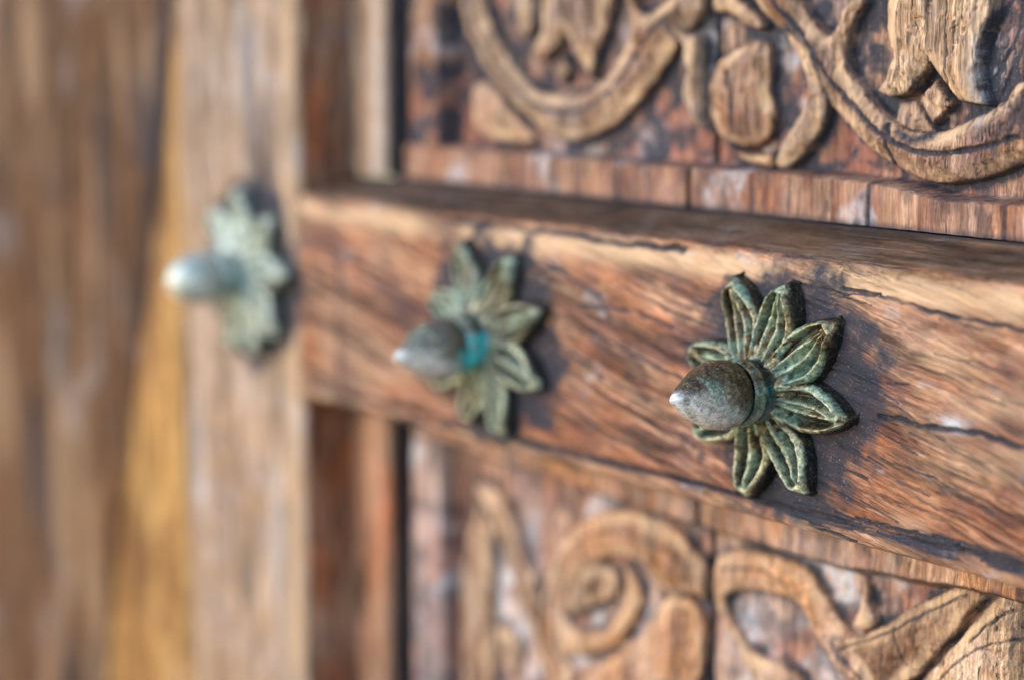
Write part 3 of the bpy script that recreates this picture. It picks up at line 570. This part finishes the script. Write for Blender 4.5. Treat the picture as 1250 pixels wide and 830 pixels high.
def lathe(name, prof, n, mat, parent, attr_fn, tilt=(0, 0, 0), seed=0, rough=.0003):
    th = np.linspace(0, 2*math.pi, n+1)[None, :]; p = np.array(prof)
    r = p[:, 1][:, None]+0*th; y = p[:, 0][:, None]+0*th
    th = th+0*r
    nz = fbm(np.cos(th)*2.2+9+y*240, np.sin(th)*2.2+9+y*90, 640+seed, 4)
    rr = np.maximum(r+nz*rough*4*np.minimum(1, r/.004), 1e-5); rr[:, -1] = rr[:, 0]
    X = rr*np.cos(th); Z = rr*np.sin(th); Y = y
    at = attr_fn(X, Y, Z)
    e = Euler(tilt); Rm = np.array(e.to_matrix())
    q = np.stack([X, Y, Z], -1)@Rm.T
    return grid_obj(name, q[..., 0], q[..., 1], q[..., 2], mat, parent, at, flip=True)
def smooth_prof(pts, n):
    P = np.array(pts, float); d = np.r_[0, np.cumsum(np.hypot(*np.diff(P, axis=0).T))]; t = np.linspace(0, d[-1], n)
    # Catmull-like: chaikin first
    Q = chaikin(P, 3, False); dq = np.r_[0, np.cumsum(np.hypot(*np.diff(Q, axis=0).T))]; t = np.linspace(0, dq[-1], n)
    return np.stack([np.interp(t, dq, Q[:, 0]), np.interp(t, dq, Q[:, 1])], 1)

def stud(k, label, mat, angs, Rr, W, tilt, teal, white):
    cx, cz, _ = STUDS[k]
    root = empty('flower_stud', (cx, 0.0, cz)); tag(root, label, 'door stud', 'bronze flower studs on the door')
    for i, a in enumerate(angs):
        rnd = random.Random(k*50+i)
        petal(root, math.radians(a), Rr*(1+rnd.uniform(-.035, .045)), W*(1+rnd.uniform(-.06, .08)), mat, k*31+i*7+1, lift=rnd.uniform(-.001, .0012))
    # lumpy boss under the knob, with short folds running out between the petals
    nr, nth = 40, 160
    r = np.linspace(.001, .0185, nr)[:, None]; th = np.linspace(0, 2*math.pi, nth+1)[None, :]
    r = r+0*th; th = th+0*r
    fold = np.zeros(r.shape)
    gaps = [math.radians((a+b_)/2 if abs(a-b_) < 180 else (a+b_)/2+180) for a, b_ in zip(angs, angs[1:]+angs[:1])]
    for g in gaps: 
        dth = np.abs((th-g+math.pi) % (2*math.pi)-math.pi)*r; fold = np.maximum(fold, np.exp(-(dth/.0018)**2))
    hh = .0124*(1-sst(.004, .019, r)*.40)+fold*.0012*sst(.006, .012, r)-sst(.0165, .0185, r)*.0075*(1-fold*.4)
    hh = hh+fbm(np.cos(th)*r*500+40, np.sin(th)*r*500+40, 650+k, 4)*.0012*sst(.003, .008, r)
    hh[:, -1] = hh[:, 0]
    X = r*np.cos(th); Z = r*np.sin(th)
    grid_obj('boss', X, -hh, Z, mat, root, dict(patina=.42+1.3*fbm(X*150+k, Z*150, 660+k, 4), ridge=fold*.45, groove=sst(.016, .0185, r)*.7+.25*(1-fold)*sst(.008, .013, r), white=0*X, teal=0*X), flip=True)
    s_ = {0: 1., 1: 1.0, 2: 1.0}[k]
    # collar ring and acorn knob, the axis pointing out of the door (-Y)
    cp_ = smooth_prof([(-.008, .0124), (-.0112, .0116), (-.0135, .0112), (-.0152, .0118), (-.0172, .0127), (-.0194, .0121), (-.0202, .0112)], 40)
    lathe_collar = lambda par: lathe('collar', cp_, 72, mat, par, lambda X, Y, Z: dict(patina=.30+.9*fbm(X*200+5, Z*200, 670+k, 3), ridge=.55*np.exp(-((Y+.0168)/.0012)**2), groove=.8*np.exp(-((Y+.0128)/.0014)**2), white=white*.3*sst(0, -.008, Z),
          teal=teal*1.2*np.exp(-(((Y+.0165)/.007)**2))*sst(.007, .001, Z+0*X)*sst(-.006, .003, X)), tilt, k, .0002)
    kp = smooth_prof([(-.0185, .0100), (-.0205, .0102), (-.0213, .0114), (-.0240, .0125), (-.0290, .0127), (-.0345, .0111), (-.0400, .0082), (-.0445, .0052), (-.0480, .0026), (-.0497, .0011), (-.0506, .0002)], 90)
    if k == 2: kp = smooth_prof([(-.0185, .0100), (-.0205, .0102), (-.0213, .0114), (-.0240, .0128), (-.0290, .0132), (-.0345, .0124), (-.0400, .0099), (-.0435, .0066), (-.0456, .0032), (-.0463, .0002)], 90)
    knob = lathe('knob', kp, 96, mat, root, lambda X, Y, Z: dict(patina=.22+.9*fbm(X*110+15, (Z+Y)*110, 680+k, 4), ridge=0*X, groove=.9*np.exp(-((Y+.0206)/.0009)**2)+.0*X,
          white=white*np.clip([.8, 1., 1.][k]*sst(-.026, -.044, Y)*sst(.005, -.003, Z)+[.6, .95, 1.][k]*sst(.000, -.009, Z)+[.7, .9, .5][k]*sst(-.046, -.049, Y), 0, 1),  # light on the underside put into the colour, with pale worn metal
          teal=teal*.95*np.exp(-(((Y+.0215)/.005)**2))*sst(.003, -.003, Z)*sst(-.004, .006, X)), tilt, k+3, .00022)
    lathe_collar(knob)
    return root
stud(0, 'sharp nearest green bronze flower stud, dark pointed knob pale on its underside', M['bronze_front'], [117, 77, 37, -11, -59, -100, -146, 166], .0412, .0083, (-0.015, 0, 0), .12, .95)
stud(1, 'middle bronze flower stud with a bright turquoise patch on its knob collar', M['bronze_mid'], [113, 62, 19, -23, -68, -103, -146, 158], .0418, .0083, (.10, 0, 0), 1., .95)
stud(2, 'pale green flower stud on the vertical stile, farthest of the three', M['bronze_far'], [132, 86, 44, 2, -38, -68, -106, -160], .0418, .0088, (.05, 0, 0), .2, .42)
